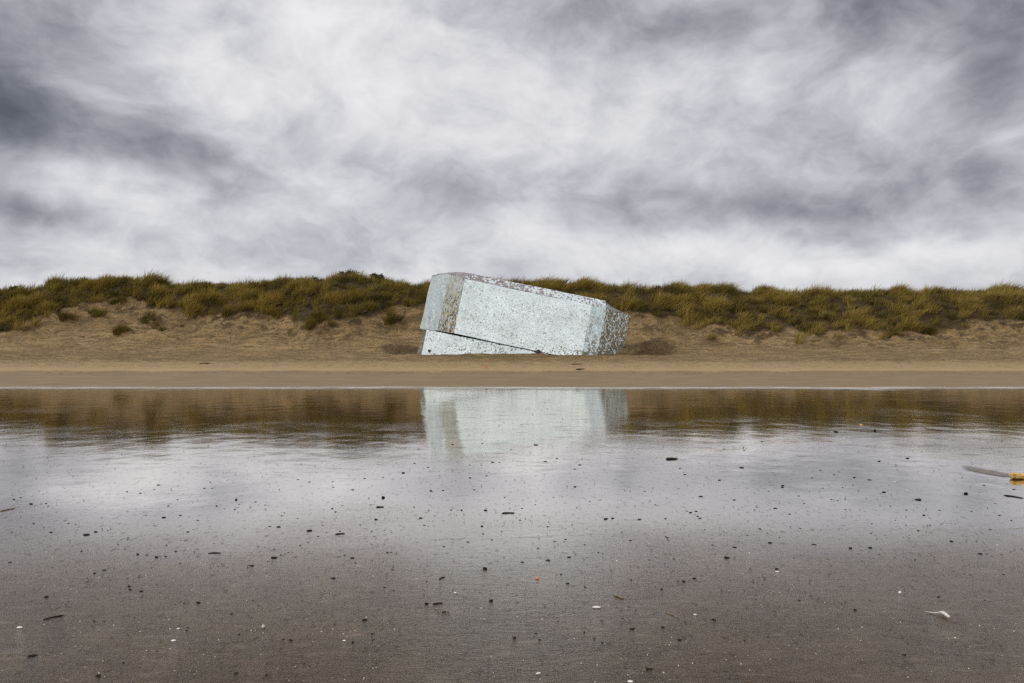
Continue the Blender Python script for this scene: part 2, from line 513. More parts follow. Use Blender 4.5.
# sea behind the photographer
m, t, out = material('sea_water')
pos = t.n('ShaderNodeTexCoord').outputs['Object']
hh = t.noise(pos, .6, 5, .6).outputs[0]
b = t.n('ShaderNodeBsdfPrincipled', i_Roughness=.12); b.inputs['Base Color'].default_value = (.09, .10, .09, 1); b.inputs['IOR'].default_value = 1.33
t.l(t.bump(hh, .35), b.inputs['Normal']); t.l(b.outputs[0], out.inputs[0])
sv = np.array([(-5000, -6000, -.13), (5000, -6000, -.13), (5000, -6.5, -.13), (-5000, -6.5, -.13)], float)
o = mesh_np('sea', sv, [(0, 1, 2, 3)], m); o['kind'] = 'structure'

# ------------------------------------------------------------------ foam along the edge of the water
m, t, out = material('foam')
pos = t.n('ShaderNodeTexCoord').outputs['Object']
bub = t.noise(pos, 9, 5, .7).outputs[0]
b = t.n('ShaderNodeBsdfPrincipled', i_Roughness=.45)
t.l(t.mix(t.mapr(bub, .3, .65), (.36, .34, .31), (.58, .56, .53)), b.inputs['Base Color'])
t.l(t.bump(bub, .02), b.inputs['Normal'])
tr = t.n('ShaderNodeBsdfTransparent')
mp = t.n('ShaderNodeMapping'); mp.inputs['Scale'].default_value = (.35, 1.0, 1.0); t.l(pos, mp.inputs[0])
fa = t.n('ShaderNodeAttribute'); fa.attribute_name = 'tint'; fade = fa.outputs['Fac']
holes = t.noise(mp.outputs[0], 4.5, 5, .65).outputs[0]
mx = t.n('ShaderNodeMixShader'); t.l(t.m('MULTIPLY', t.mapr(holes, .25, .6), fade), mx.inputs[0])
t.l(tr.outputs[0], mx.inputs[1]); t.l(b.outputs[0], mx.inputs[2]); t.l(mx.outputs[0], out.inputs[0])
fx = np.arange(-60, 60.01, .12)
f0 = 22.6 + (.30 * fbm(fx * .16 + 5, fx * 0, 2)) + .22 * fbm(fx * .5, fx * 0 + 2, 4) - .9 * np.exp(-((fx - 11.9) / .9) ** 2) * (.7 + .5 * pnoise(fx * 2.2, fx * 0)) - .35 * np.exp(-((fx - 4.5) / 2.0) ** 2) * np.abs(pnoise(fx * 3.1, fx * 0 + 7))
f1 = 23.95 + .30 * fbm(fx * .16 + 5, fx * 0, 2) + .16 * fbm(fx * .5, fx * 0 + 12, 3)
rows = []
for k in range(5):
    u = k / 4
    yy = f0 * (1 - u) + f1 * u
    rows.append(np.stack([fx, yy, height(fx, yy) + .006 + .012 * math.sin(math.pi * u)], 1))
fv = np.concatenate(rows); n = len(fx)
fs_ = np.tile(np.clip(.66 + .55 * fbm(fx * .22, fx * 0 + 21, 3), .3, .95), 5)
ft = (np.repeat(np.array([0, .45, .95, .8, 0]), n) * fs_)[:, None] * np.ones((1, 3))
i = (np.arange(4)[:, None] * n + np.arange(n - 1)[None]).ravel()
o = mesh_np('foam', fv, np.stack([i, i + 1, i + n + 1, i + n], 1), m, tint=ft)
tag(o, 'thin white line of foam along the foot of the beach', 'foam', kind='stuff')

# ------------------------------------------------------------------ the mirrored block
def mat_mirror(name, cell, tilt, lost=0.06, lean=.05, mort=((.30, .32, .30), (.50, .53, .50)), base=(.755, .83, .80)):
    m, t, out = material(name)
    pos = t.n('ShaderNodeTexCoord').outputs['Object']
    vo = t.n('ShaderNodeTexVoronoi', i_Scale=cell); t.l(pos, vo.inputs['Vector'])
    ve = t.n('ShaderNodeTexVoronoi', i_Scale=cell); ve.feature = 'DISTANCE_TO_EDGE'; t.l(pos, ve.inputs['Vector'])
    sep = t.n('ShaderNodeSeparateColor'); t.l(vo.outputs['Color'], sep.inputs[0])
    nrm = t.n('ShaderNodeNewGeometry').outputs['Normal']
    off = t.v('SCALE', t.v('SUBTRACT', vo.outputs['Color'], (.5, .5, .5 - lean / tilt)), scale=tilt)
    nn = t.v('NORMALIZE', t.v('ADD', nrm, off))
    gl = t.n('ShaderNodeBsdfPrincipled', i_Metallic=1.0, i_Roughness=.12)
    silver = t.mix(sep.outputs[0], tuple(c * .80 for c in base), tuple(min(1, c * 1.09) for c in base))
    silver = t.mix(t.mapr(t.noise(pos, .8, 5, .62).outputs[0], .38, .66), silver, t.mix(.55, silver, (.50, .56, .53)))
    t.l(silver, gl.inputs['Base Color']); t.l(nn, gl.inputs['Normal'])
    # mortar between the shards, and shards that have come off
    di = t.n('ShaderNodeBsdfPrincipled', i_Roughness=.9)
    mort = t.mix(t.noise(pos, 3, 4).outputs[0], *mort)
    t.l(mort, di.inputs['Base Color'])
    patch = t.noise(pos, 1.1, 4, .6).outputs[0]
    gone = t.m('LESS_THAN', sep.outputs[2], t.mapr(patch, .35, .75, lost * .4, lost * 2.2))
    edge = t.m('LESS_THAN', ve.outputs['Distance'], .05)
    f = t.m('MAXIMUM', gone, t.m('MULTIPLY', edge, .8))
    mx = t.n('ShaderNodeMixShader'); t.l(f, mx.inputs[0])
    t.l(gl.outputs[0], mx.inputs[1]); t.l(di.outputs[0], mx.inputs[2]); t.l(mx.outputs[0], out.inputs[0])
    return m


M_MIR = mat_mirror('mirror_shards', 15.0, .22, .035)
M_MIR4 = mat_mirror('mirror_shards_weathered', 11.0, .62, .06, lean=.21)
M_MIR5 = mat_mirror('mirror_shards_side', 13.0, .09, .03, lean=.022, base=(.50, .585, .60))  # grey-blue reflection of the right facet, put into its base colour
M_MIR3 = mat_mirror('mirror_shards_uneven', 8.0, .46, .22, lean=-.06, mort=((.22, .19, .11), (.46, .40, .26)))
M_MIR2 = mat_mirror('mirror_shards_fine', 14.0, .20, .05)

# roof edge: many shards lost, bare purple brown concrete showing along much of its length
m, t, out = material('worn_roof_edge')
pos = t.n('ShaderNodeTexCoord').outputs['Object']
s = t.n('ShaderNodeSeparateXYZ'); t.l(pos, s.inputs[0])
vo = t.n('ShaderNodeTexVoronoi', i_Scale=9.5); t.l(pos, vo.inputs['Vector'])
sep = t.n('ShaderNodeSeparateColor'); t.l(vo.outputs['Color'], sep.inputs[0])
ga = t.n('ShaderNodeNewGeometry').outputs['Normal']
nn = t.v('NORMALIZE', t.v('ADD', ga, t.v('SCALE', t.v('SUBTRACT', vo.outputs['Color'], (.5, .5, .5)), scale=.25)))
gl = t.n('ShaderNodeBsdfPrincipled', i_Metallic=1.0, i_Roughness=.15); gl.inputs['Base Color'].default_value = (.46, .50, .49, 1); t.l(nn, gl.inputs['Normal'])
di = t.n('ShaderNodeBsdfPrincipled', i_Roughness=.85)
t.l(t.mix(t.noise(pos, 5, 4).outputs[0], (.09, .076, .078), (.27, .235, .225)), di.inputs['Base Color'])
pn = t.noise(pos, .9, 4, .6).outputs[0]
share = t.m('MULTIPLY_ADD', t.m('SUBTRACT', pn, .5), .9, t.mapr(s.outputs[0], -4.5, 3.6, .78, .28))
mx = t.n('ShaderNodeMixShader'); t.l(t.m('LESS_THAN', sep.outputs[1], share), mx.inputs[0])
t.l(gl.outputs[0], mx.inputs[1]); t.l(di.outputs[0], mx.inputs[2]); t.l(mx.outputs[0], out.inputs[0])
M_ROOF = m
M_CONC = simple_mat('dark_concrete', (.05, .047, .043), .9, .4, 4, .03)

DB = 41.0
SB = DB / F
bun = empty('mirror_bunker', ((522.75 - CX) * SB, DB, EYE + (CY - 319.35) * SB))
bun.rotation_mode = 'XYZ'
bun.rotation_euler = (R(-1.0), R(12.0), 0)
tag(bun, 'tilted concrete bunker covered in silver mirror shards, half sunk in sand below the dunes', 'bunker')
outer = [(-3.88, 0, -1.68, 1.68), (-5.15, 2.5, -1.70, 2.02), (-6.40, 3.6, -1.80, 1.72), (-6.3, 4.9, -1.8, 1.72),
         (6.7, 4.9, -1.68, 1.80), (6.80, 3.3, -1.68, 1.86), (4.80, .27, -1.68, 1.74), (3.88, 0, -1.68, 1.68)]
top = [(-3.85, .5, 2.12), (-5.05, 2.7, 2.16), (-6.0, 3.75, 1.98), (-5.9, 4.5, 1.98), (5.2, 4.5, 2.18), (5.35, 3.3, 2.18), (4.70, .75, 2.2), (3.85, .5, 2.16)]
H2 = 1.68


def jitter(bm, amp):
    for v in bm.verts:
        v.co += Vector((random.uniform(-amp, amp), random.uniform(-amp, amp), random.uniform(-amp, amp)))


def ring_solid(bm, lo, hi, cap_lo=True, cap_hi=True):
    a = [bm.verts.new(p) for p in lo]
    c = [bm.verts.new(p) for p in hi]
    n = len(a)
    side = [bm.faces.new((a[i], a[(i + 1) % n], c[(i + 1) % n], c[i])) for i in range(n)]
    if cap_lo: bm.faces.new(a[::-1])
    if cap_hi: bm.faces.new(c)
    return side


def prism(bm, lo, zl, hi, zh):
    return ring_solid(bm, [(p[0], p[1], zl) for p in lo], [(p[0], p[1], zh) for p in hi])


bm = bmesh.new()
side = ring_solid(bm, [(p[0], p[1], p[2]) for p in outer], [(p[0], p[1], p[3]) for p in outer])
side[0].material_index = 1; side[5].material_index = 2; side[6].material_index = 3        # the two ends, where the shards sit unevenly, and the facet with painted-in reflection
bmesh.ops.subdivide_edges(bm, edges=bm.edges[:], cuts=5, use_grid_fill=True)
jitter(bm, .022)
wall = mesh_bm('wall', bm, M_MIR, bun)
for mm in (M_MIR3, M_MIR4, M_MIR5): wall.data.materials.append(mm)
bm = bmesh.new()
ring_solid(bm, [(p[0], p[1], p[3] + .004) for p in outer], top)
bmesh.ops.subdivide_edges(bm, edges=bm.edges[:], cuts=6, use_grid_fill=True)
jitter(bm, .018)
mesh_bm('roof', bm, M_ROOF, bun)
# the joint: dark recess between the upper block and its footing
inner = [(-4.2, 1.1), (-5.2, 3.0), (-5.6, 4.6), (5.0, 4.6), (5.0, 1.2), (3.8, .9)]
bm = bmesh.new(); prism(bm, inner, -H2 - .35, inner, -H2 - .002)
mesh_bm('joint', bm, M_CONC, bun)
# footing, sagging a little away from the block at its left end
foot = [(-5.55, .35), (-5.95, 1.5), (-5.9, 4.8), (5.6, 4.8), (5.6, .9), (4.2, .28)]
bm = bmesh.new()
a = [bm.verts.new((p[0], p[1], -H2 - 2.3)) for p in foot]
c = [bm.verts.new((p[0], p[1], -H2 - .012 - .0115 * (4.2 - p[0]))) for p in foot]
for i in range(6): bm.faces.new((a[i], a[(i + 1) % 6], c[(i + 1) % 6], c[i]))
bm.faces.new(a[::-1]); bm.faces.new(c)
bmesh.ops.subdivide_edges(bm, edges=bm.edges[:], cuts=4, use_grid_fill=True)
jitter(bm, .012)
mesh_bm('footing', bm, M_MIR2, bun)
# two small holes, drawn as flat dark lumps: their shade is put into the colour
for (ux, uz, s_) in ((1.35, -H2 - .02, .13), (-5.12, -H2 - 1.34, .08)):
    bm = bmesh.new()
    bmesh.ops.create_icosphere(bm, subdivisions=2, radius=1)
    for v in bm.verts:
        k = 1 + random.uniform(-.25, .25)
        v.co = Vector((v.co.x * s_ * 1.3 * k + ux, v.co.y * .03 + (.0 if ux > 0 else .27), v.co.z * s_ * k + uz))
    mesh_bm('painted_hole', bm, M_CONC, bun)

# ------------------------------------------------------------------ grass
def mat_grass(name, transl=.25):
    m, t, out = material(name)
    at = t.n('ShaderNodeAttribute'); at.attribute_name = 'tint'
    b = t.n('ShaderNodeBsdfPrincipled', i_Roughness=.6); b.inputs['Specular IOR Level'].default_value = .25
    t.l(at.outputs['Color'], b.inputs['Base Color'])
    tl = t.n('ShaderNodeBsdfTranslucent'); t.l(at.outputs['Color'], tl.inputs[0])
    mx = t.n('ShaderNodeMixShader', i_0=transl); t.l(b.outputs[0], mx.inputs[1]); t.l(tl.outputs[0], mx.inputs[2])
    t.l(mx.outputs[0], out.inputs[0])
    return m


M_GRASS = mat_grass('marram_blades')
PAL = np.array([(.17, .122, .018), (.35, .245, .042), (.068, .060, .013), (.030, .020, .009), (.47, .36, .10)])


def blades(cx, cy, cz, hgt, rad, count, tone, wind=(.46, -.08), width=.027):
    """arrays per tuft -> vertices, quads, tints of all blades"""
    idx = np.repeat(np.arange(len(cx)), count)
    n = len(idx)
    ang = rng.uniform(0, 2 * np.pi, n)
    rr = np.sqrt(rng.uniform(0, 1, n)) * rad[idx]
    bx = cx[idx] + np.cos(ang) * rr; by = cy[idx] + np.sin(ang) * rr
    bz = cz[idx] - .06
    L = hgt[idx] * rng.uniform(.55, 1.15, n) * (1.08 - .35 * (rr / rad[idx]))
    out = .25 + .65 * (rr / rad[idx]) + rng.normal(0, .15, n)
    hx = np.cos(ang) * out * .55 + wind[0] + rng.normal(0, .16, n)
    hy = np.sin(ang) * out * .55 + wind[1] + rng.normal(0, .16, n)
    sa = rng.uniform(0, np.pi, n)
    sxv, syv = np.cos(sa), np.sin(sa)
    w0 = width * rng.uniform(.6, 1.3, n)
    ts = np.array([0, .38, .74, 1.0]); wt = np.array([1, .9, .6, .12])
    verts = np.empty((n, 4, 2, 3), np.float32)
    for k in range(4):
        tt = ts[k]
        px = bx + hx * L * (.35 * tt + .65 * tt * tt)
        py = by + hy * L * (.35 * tt + .65 * tt * tt)
        drop = np.clip(np.hypot(hx, hy), 0, 1.3)
        pz = bz + L * (tt - .38 * drop * tt * tt)
        for sgn, j in ((-1, 0), (1, 1)):
            verts[:, k, j, 0] = px + sgn * sxv * w0 * wt[k] * .5
            verts[:, k, j, 1] = py + sgn * syv * w0 * wt[k] * .5
            verts[:, k, j, 2] = pz
    base = np.arange(n) * 8
    q = np.concatenate([np.stack([base + 2 * k, base + 2 * k + 1, base + 2 * k + 3, base + 2 * k + 2], 1) for k in range(3)])
    w_ = np.stack([tone[idx] * 0 + .5, .55 * tone[idx] + .02, .35 * (1 - tone[idx]), .55 * (1 - tone[idx]) ** 1.5, .28 * tone[idx]], 1)
    w_ = np.clip(w_ + rng.uniform(-.15, .35, (n, 5)), 0, None) ** 2
    w_ /= w_.sum(1, keepdims=True)
    colr = w_ @ PAL
    colr *= rng.uniform(.6, 1.3, (n, 1))
    tint = np.repeat(colr, 8, axis=0)
    return verts.reshape(-1, 3), q, tint


NX = 19000
gx = rng.uniform(-58, 58, NX); gy = rng.uniform(45.5, 60.5, NX)
gz = height(gx, gy)
cov = grass_cover(gx, gy, gz)
ez_ = np.interp(gx, EDX, EDZ)
cov = np.maximum(cov, .20 * sstep(-1.5, -.1, gz - ez_) * (fbm(gx * .7 + 90, gy * .7, 2) > .12))
clump = fbm(gx * .42 + 31, gy * .42, 3)
keep = rng.uniform(0, 1, NX) < cov * (.46 + 1.3 * np.clip(fbm(gx * .58 + 12, gy * .62, 2) + .22, 0, 1)) * np.where(np.abs(gx) > 46, .6, 1.0)
# thin out bare windows of sand
bare = fbm(gx * .30 + 3, gy * .42 + 60, 3)
keep &= ~((bare > .33) & (gy < 53.0))
gx, gy, gz, clump = gx[keep], gy[keep], gz[keep], clump[keep]
hum = fbm(gx * .58 + 12, gy * .62, 2)
hgt = np.clip(.72 + .95 * hum + rng.normal(0, .10, len(gx)), .25, 1.45)
tone = np.clip(.40 + 1.1 * fbm(gx * .45 + 5, gy * .6 + 5, 3) + 1.1 * hum + rng.normal(0, .12, len(gx)), 0, 1)
v, q, tn = blades(gx, gy, gz, hgt, rng.uniform(.14, .30, len(gx)), 48, tone)
o = mesh_np('dune_grass', v, q, M_GRASS, tint=tn)
tag(o, 'olive and straw coloured marram grass covering the dune crest', 'grass', kind='stuff')
print('tufts', len(gx), 'blades', len(v) // 8)


def on_slope(px, py):
    """the point of the dune that the photo shows at a pixel: march along the view ray until it meets the sand"""
    ys = np.arange(40, 58, .02)
    xs = (px - CX) * ys / F
    zr = EYE + (CY - py) * ys / F
    hit = np.nonzero(height(xs, ys) >= zr)[0]
    k = hit[0] if len(hit) else -1
    return xs[k], ys[k], float(height(xs[k], ys[k]))


# lone tufts on the bare sand of the slope: each a thing
TUFTS = [(150, 318, 1.5, .55, 'dark drooping marram tuft on the bare left slope, widest of the lone tufts'),
         (65, 318, .8, .5, 'dark tuft of marram grass at the left edge of the bare sand scar'),
         (119, 331, .6, .45, 'small tuft of marram grass lowest on the left bare sand slope'),
         (97, 313, .7, .45, 'brownish tuft of marram grass in the middle of the left sand scar'),
         (52, 309, .5, .4, 'little tuft of marram grass at the top left of the sand scar'),
         (316, 321, 1.0, .7, 'dark tall tuft of marram grass hanging over the sand midway between left edge and bunker'),
         (392, 321, .7, .6, 'dark tuft of marram grass on the sand slope just left of the bunker'),
         (893, 335, 1.0, .6, 'dome of marram grass standing lowest on the right hand slope'),
         (930, 333, .7, .5, 'low tuft of marram grass beside the dome at the foot of the right dune'),
         (118, 302, .6, .5, 'olive tuft of marram grass beneath the left crest on bare sand')]
for (px, py, rad, hg, lab) in TUFTS:
    x, y, z = on_slope(px, py)
    n = 9
    ox = rng.normal(0, rad * .38, n); oy = rng.normal(0, rad * .22, n)
    v, q, tn = blades(ox, oy, height(x + ox, y + oy) - z, np.full(n, hg * 1.3) * rng.uniform(.7, 1.1, n), np.full(n, .22), 60, np.clip(rng.normal(.3, .2, n), 0, 1), wind=(.3, -.2))
    o = mesh_np('marram_tuft', v, q, M_GRASS, tint=tn * .85)
    o.location = (x, y, z)
    tag(o, lab, 'grass tuft', 'lone tufts on the bare dune sand')

# dark shrubs on the crest
M_LEAF = mat_grass('shrub_leaves', .15)
M_TWIG = simple_mat('shrub_wood', (.05, .038, .028), .85, .3, 20, .01)


def tube(bm, pts, radii, seg=6):
    rings = []
    for i, p in enumerate(pts):
        p = Vector(p)
        dirv = (Vector(pts[min(i + 1, len(pts) - 1)]) - Vector(pts[max(i - 1, 0)])).normalized()
        a = (Vector((0, 0, 1)) if abs(dirv.z) < .8 else Vector((1, 0, 0))).cross(dirv).normalized(); b_ = dirv.cross(a)
        rings.append([bm.verts.new(p + (a * math.cos(2 * math.pi * k / seg) + b_ * math.sin(2 * math.pi * k / seg)) * radii[i]) for k in range(seg)])
    for i in range(len(rings) - 1):
        for k in range(seg):
            bm.faces.new((rings[i][k], rings[i][(k + 1) % seg], rings[i + 1][(k + 1) % seg], rings[i + 1][k]))
    bm.faces.new(rings[0][::-1]); bm.faces.new(rings[-1])


SHRUBS = [(349, 272, 1.1, 1.2, 'dark dome shaped shrub on the dune crest, highest point left of the bunker', 1500),
          (377, 278, .75, .95, 'pointed dark shrub on the crest between the dome shrub and the bunker', 600),
          (296, 279, .55, .75, 'small sparse dark shrub on the crest left of the dome shrub', 260),
          (318, 280, .80, .60, 'low dark shrub on the crest nestled beside the dome shrub', 420),
          (14, 288, .70, .80, 'dark shrub on the crest at the far left edge', 500),
          (686, 286, .8, .6, 'flat topped dark shrub on the crest right of the bunker', 500),
          (335, 279, .5, .7, 'narrow dark shrub touching the left side of the dome shrub', 300)]
for (px, py, rx, hg, lab, nl) in SHRUBS:
    x = (px - CX) * 55.0 / F; y = 55.0
    zt = EYE + (CY - py) * 55.0 / F
    z = float(height(x, y)) - .05
    hg = max(hg, zt - z) + .22
    root = empty('shrub', (x, y, z))
    tag(root, lab, 'shrub', 'shrubs on the dune crest')
    bm = bmesh.new()
    for k in range(7):
        a = rng.uniform(0, 2 * math.pi); l = hg * rng.uniform(.4, .7)
        tip = (math.cos(a) * rx * .55 * rng.uniform(.3, 1), math.sin(a) * rx * .5, l)
        tube(bm, [(0, 0, -.1), (tip[0] * .35, tip[1] * .35, l * .45), tip], [.045, .028, .008], 5)
    mesh_bm('trunk', bm, M_TWIG, root, True)
    # crown: leaf faces through the volume, gathered in clumps
    nc = 16; nl = int(nl * 1.8)
    cc = rng.normal(0, 1, (nc, 3)); cc /= np.linalg.norm(cc, axis=1, keepdims=True)
    cc *= rng.uniform(.25, .68, (nc, 1)); cc[:, 2] = np.abs(cc[:, 2])
    pick = rng.integers(0, nc, nl)
    p = cc[pick] + rng.normal(0, .125, (nl, 3))
    p[:, 0] *= rx; p[:, 1] *= rx * .8; p[:, 2] = np.clip(p[:, 2], .05, 1.0) * hg * 1.05
    u = rng.normal(0, 1, (nl, 3)); u /= np.linalg.norm(u, axis=1, keepdims=True)
    w_ = np.cross(u, rng.normal(0, 1, (nl, 3))); w_ /= np.linalg.norm(w_, axis=1, keepdims=True)
    ll = rng.uniform(.08, .17, (nl, 1))
    vv = np.stack([p - u * ll, p + w_ * ll * .45, p + u * ll, p - w_ * ll * .45], 1).reshape(-1, 3)
    qq = np.arange(nl * 4).reshape(-1, 4)
    cl = np.array([(.045, .042, .018)]) * rng.uniform(.6, 1.9, (nl, 1)) + np.array([(.02, .01, .0)]) * rng.uniform(0, 1, (nl, 1))
    mesh_np('crown', vv, qq, M_LEAF, root, smooth=False, tint=np.repeat(cl, 4, axis=0))

# ------------------------------------------------------------------ pebbles, shells and flotsam on the wet sand
M_PEB = simple_mat('dark_pebble', (.012, .010, .009), .75, .5, 40, .004, .12)
M_PEB2 = simple_mat('brown_pebble', (.028, .020, .014), .75, .5, 40, .004, .12)
M_WOOD = simple_mat('wet_driftwood', (.022, .016, .011), .75, .5, 30, .006, .15)
M_SHELL = simple_mat('white_shell', (.52, .49, .44), .4, .15, 60, .002)
M_YEL = simple_mat('yellow_foam_plastic', (.50, .30, .065), .55, .25, 18, .006)
M_ORA = simple_mat('orange_plastic', (.55, .12, .03), .5, .2, 30)
M_RED = simple_mat('red_plastic', (.5, .03, .03), .5, .2, 30)
M_BLADE = simple_mat('brown_reed', (.16, .12, .07), .7, .4, 40)


def pebble_mesh(seed, mat, shard=False):
    r = random.Random(seed)
    bm = bmesh.new()
    bmesh.ops.create_icosphere(bm, subdivisions=2, radius=1)
    axes = [Vector((r.gauss(0, 1), r.gauss(0, 1), r.gauss(0, 1))).normalized() for _ in range(6)]
    offs = [r.uniform(.42, .8) for _ in range(6)]
    sy, sz = r.uniform(.5, .85), r.uniform(.36, .58)
    for v in bm.verts:
        for a, o_ in zip(axes, offs):
            dd = v.co.dot(a) - o_
            if dd > 0: v.co -= a * dd * .85
        v.co *= 1 + r.uniform(-.09, .09)
        v.co.y *= sy; v.co.z *= sz
    me = bpy.data.meshes.new('pebble'); bm.to_mesh(me); bm.free()
    me.materials.append(mat)
    return me


PM = [pebble_mesh(i, M_PEB if i % 4 else M_PEB2) for i in range(8)]


def pebble(px, py, wpx, label, group, elong=1.0, tall=1.0, ang=None):
    x, y = ground_at(px, py)
    s = wpx * .48 * y / F
    o = bpy.data.objects.new('pebble', random.choice(PM))
    link(o)
    o.location = (x, y, s * .08 * tall)
    o.scale = (s * elong, s * .95, s * tall * .95)
    o.rotation_euler = (random.uniform(-.15, .15), random.uniform(-.15, .15), random.uniform(-.5, .5) if ang is None else ang)
    return tag(o, label, 'pebble', group)


G1 = 'dark pebbles scattered over the wet sand'
BIG = [  # px, py, width in photo pixels, elongation, height factor, label
    (485, 569, 6.5, .85, 1.7, 'black upright pebble on wet sand below the bunker reflection, tallest in its small cluster'),
    (427, 604, 6, 1.0, 1.1, 'black pebble at the left end of the dark twig on the wet sand'),
    (444, 612, 5, 1.3, .8, 'flat black pebble just below the dark twig on the wet sand'),
    (491, 601, 6, .9, 1.3, 'black pebble with pale sand behind it, alone right of the dark twig'),
    (33, 656, 10, 1.2, .6, 'long black pebble in the lower left corner of the wet sand'),
    (309, 531, 7, 1.0, 1.1, 'large black pebble left of the bunker reflection in the middle wet sand'),
    (274, 558, 8, 1.2, .9, 'wide black pebble below the largest pebble left of centre'),
    (251, 566, 6.5, 1.2, .7, 'slanted flat black pebble beside the wide black pebble left of centre'),
    (86, 535, 7, 1.1, 1.0, 'dark brown lump of pebble in the pair on the left wet sand'),
    (96, 532, 5, 1.1, 1.0, 'smaller dark pebble of the pair on the left wet sand'),
    (31, 504, 6, 1.3, .8, 'flat dark pebble near the left edge of the bright wet sand'),
    (236, 500, 4, .8, 2.0, 'narrow upright dark pebble on the bright wet sand at left'),
    (383, 498, 6, 1.0, 1.2, 'mottled dark pebble standing above the short black twig'),
    (606, 519, 6, 1.2, .9, 'black pebble on the wet sand right below the bunker reflection'),
    (575, 487, 4.5, 1.0, 1.0, 'dark pebble nearest the right end of the bunker reflection'),
    (727, 558, 8, 1.3, .6, 'long flat black pebble right of the picture centre'),
    (770, 543, 6, 1.1, .9, 'black pebble to the upper right of the long flat pebble'),
    (777, 569, 4.5, 1.0, 1.2, 'black pebble with a white shell scrap below it on the wet sand'),
    (836, 432, 6.5, 1.1, 1.0, 'dark pebble left of the pair by the dune reflection at right'),
    (875, 431, 4.5, 1.0, 1.5, 'dark squarish pebble right of the pair by the dune reflection'),
    (918, 500, 7, 1.2, .9, 'black pebble with a drag tail on the wet sand at right'),
    (966, 494, 6.5, 1.2, 1.0, 'black pebble on the wet sand below the yellow block'),
    (870, 548, 6, 1.1, .9, 'black pebble alone on the grey wet sand at right'),
    (855, 610, 6, 1.1, .9, 'black pebble alone on the dark wet sand at lower right'),
    (632, 629, 6.5, 1.3, .7, 'flat black pebble in the lower middle of the wet sand'),
    (680, 640, 5.5, 1.2, .8, 'black pebble lower right of the flat black pebble'),
    (650, 669, 9, 1.4, .5, 'very flat dark pebble at the bottom edge right of centre'),
    (98, 676, 7, 1.1, 1.0, 'black pebble with white shell bits at the bottom left edge'),
    (198, 603, 6, 1.3, .8, 'slanted black pebble on the brown sand at left'),
    (939, 597, 4.5, 1.3, .8, 'black pebble above the white forked shell at right'),
    (46, 597, 6, 1.0, 1.0, 'dark pebble cupped by a pale shell at the left edge'),
]
for (px, py, wd, el_, tl_, lab) in BIG:
    pebble(px, py, wd * .86, lab, 'larger dark pebbles on the wet sand', el_, tl_)
SM = """9,562 213,543 431,492 360,525 344,534 332,509 298,519 270,526 278,527 367,542 392,570 385,588 332,578 426,581 232,614
483,534 481,526 468,542 443,547 157,557 165,556 147,555 82,551 95,574 180,564 130,590 178,500 212,488 285,513 340,531 335,512 355,563
680,469 684,474 679,489 742,468 665,537 668,540 871,524 831,500 838,501 908,459 918,531 985,543 1001,555 980,554 988,554 951,541
696,512 699,519 688,511 644,492 782,486 560,574 567,584 570,557 556,541 662,590 684,582 695,578 586,587 522,563 602,620 650,560
665,519 668,538 700,497 745,450 762,442 724,449 812,478 820,470 835,475 842,487 799,496 783,487 768,491 805,503 776,508 789,514
747,535 759,529 782,532 780,537 800,528 712,545 652,555 697,516 685,510 690,513 735,548 600,500 612,518 640,520 655,505 630,540
535,505 590,502 578,508 522,508 548,527 565,540 547,560 585,545 598,553 538,548 505,498 486,476 483,443 492,463 512,450 535,445
580,465 575,469 558,459 545,462 500,463 470,465 452,445 415,464 427,467 404,473 430,491 442,491 475,490 470,478 488,472 452,510
461,510 413,507 420,518 435,516 425,525 492,540 485,510 520,520 13,500 21,497 73,497 45,503 20,527 33,524 68,524 50,532 118,545
125,549 137,555 167,545 185,540 194,530 180,516 163,518 155,490 140,493 158,485 127,492 169,506 146,515 197,520 188,532 175,551
216,506 224,509 240,504 235,510 256,502 264,505 205,488 282,516 297,480 310,482 333,482 365,479 384,477 333,487 352,490 370,505
376,520 372,531 374,536 322,526 327,533 318,536 300,545 280,555 257,547 265,547 288,553 309,542 344,555 352,558 387,553 391,552
884,492 907,510 896,520 871,534 880,505 925,515 940,510 972,512 1000,515 1012,521 990,530 930,525 845,510 850,548 815,545 940,470
955,480 985,486 1015,490 898,470 870,480 855,478 838,472 880,462 720,480 735,500 705,530 15,576 52,568 104,570 128,586 141,591 104,621
134,617 184,603 187,631 94,621 124,663 365,620 290,640 283,640 240,635 372,634 374,640 353,642 377,663 303,664 236,673 266,675 540,640
595,638 602,642 584,632 515,638 535,633 662,628 622,618 632,580 880,555 985,600 915,560 1005,575 800,600 715,620 745,640 905,655""".split()
for tok in SM:
    px, py = (float(c) for c in tok.split(','))
    pebble(px + random.uniform(-1, 1), py + random.uniform(-.6, .6), random.choice((2.0, 2.3, 2.6, 3.0, 3.8)) * (1 + .15 * (py > 560)),
           'small dark pebble among many strewn across the wet sand', G1, random.uniform(.9, 1.4), random.uniform(.6, 1.2))
print('pebbles', len(SM) + len(BIG))


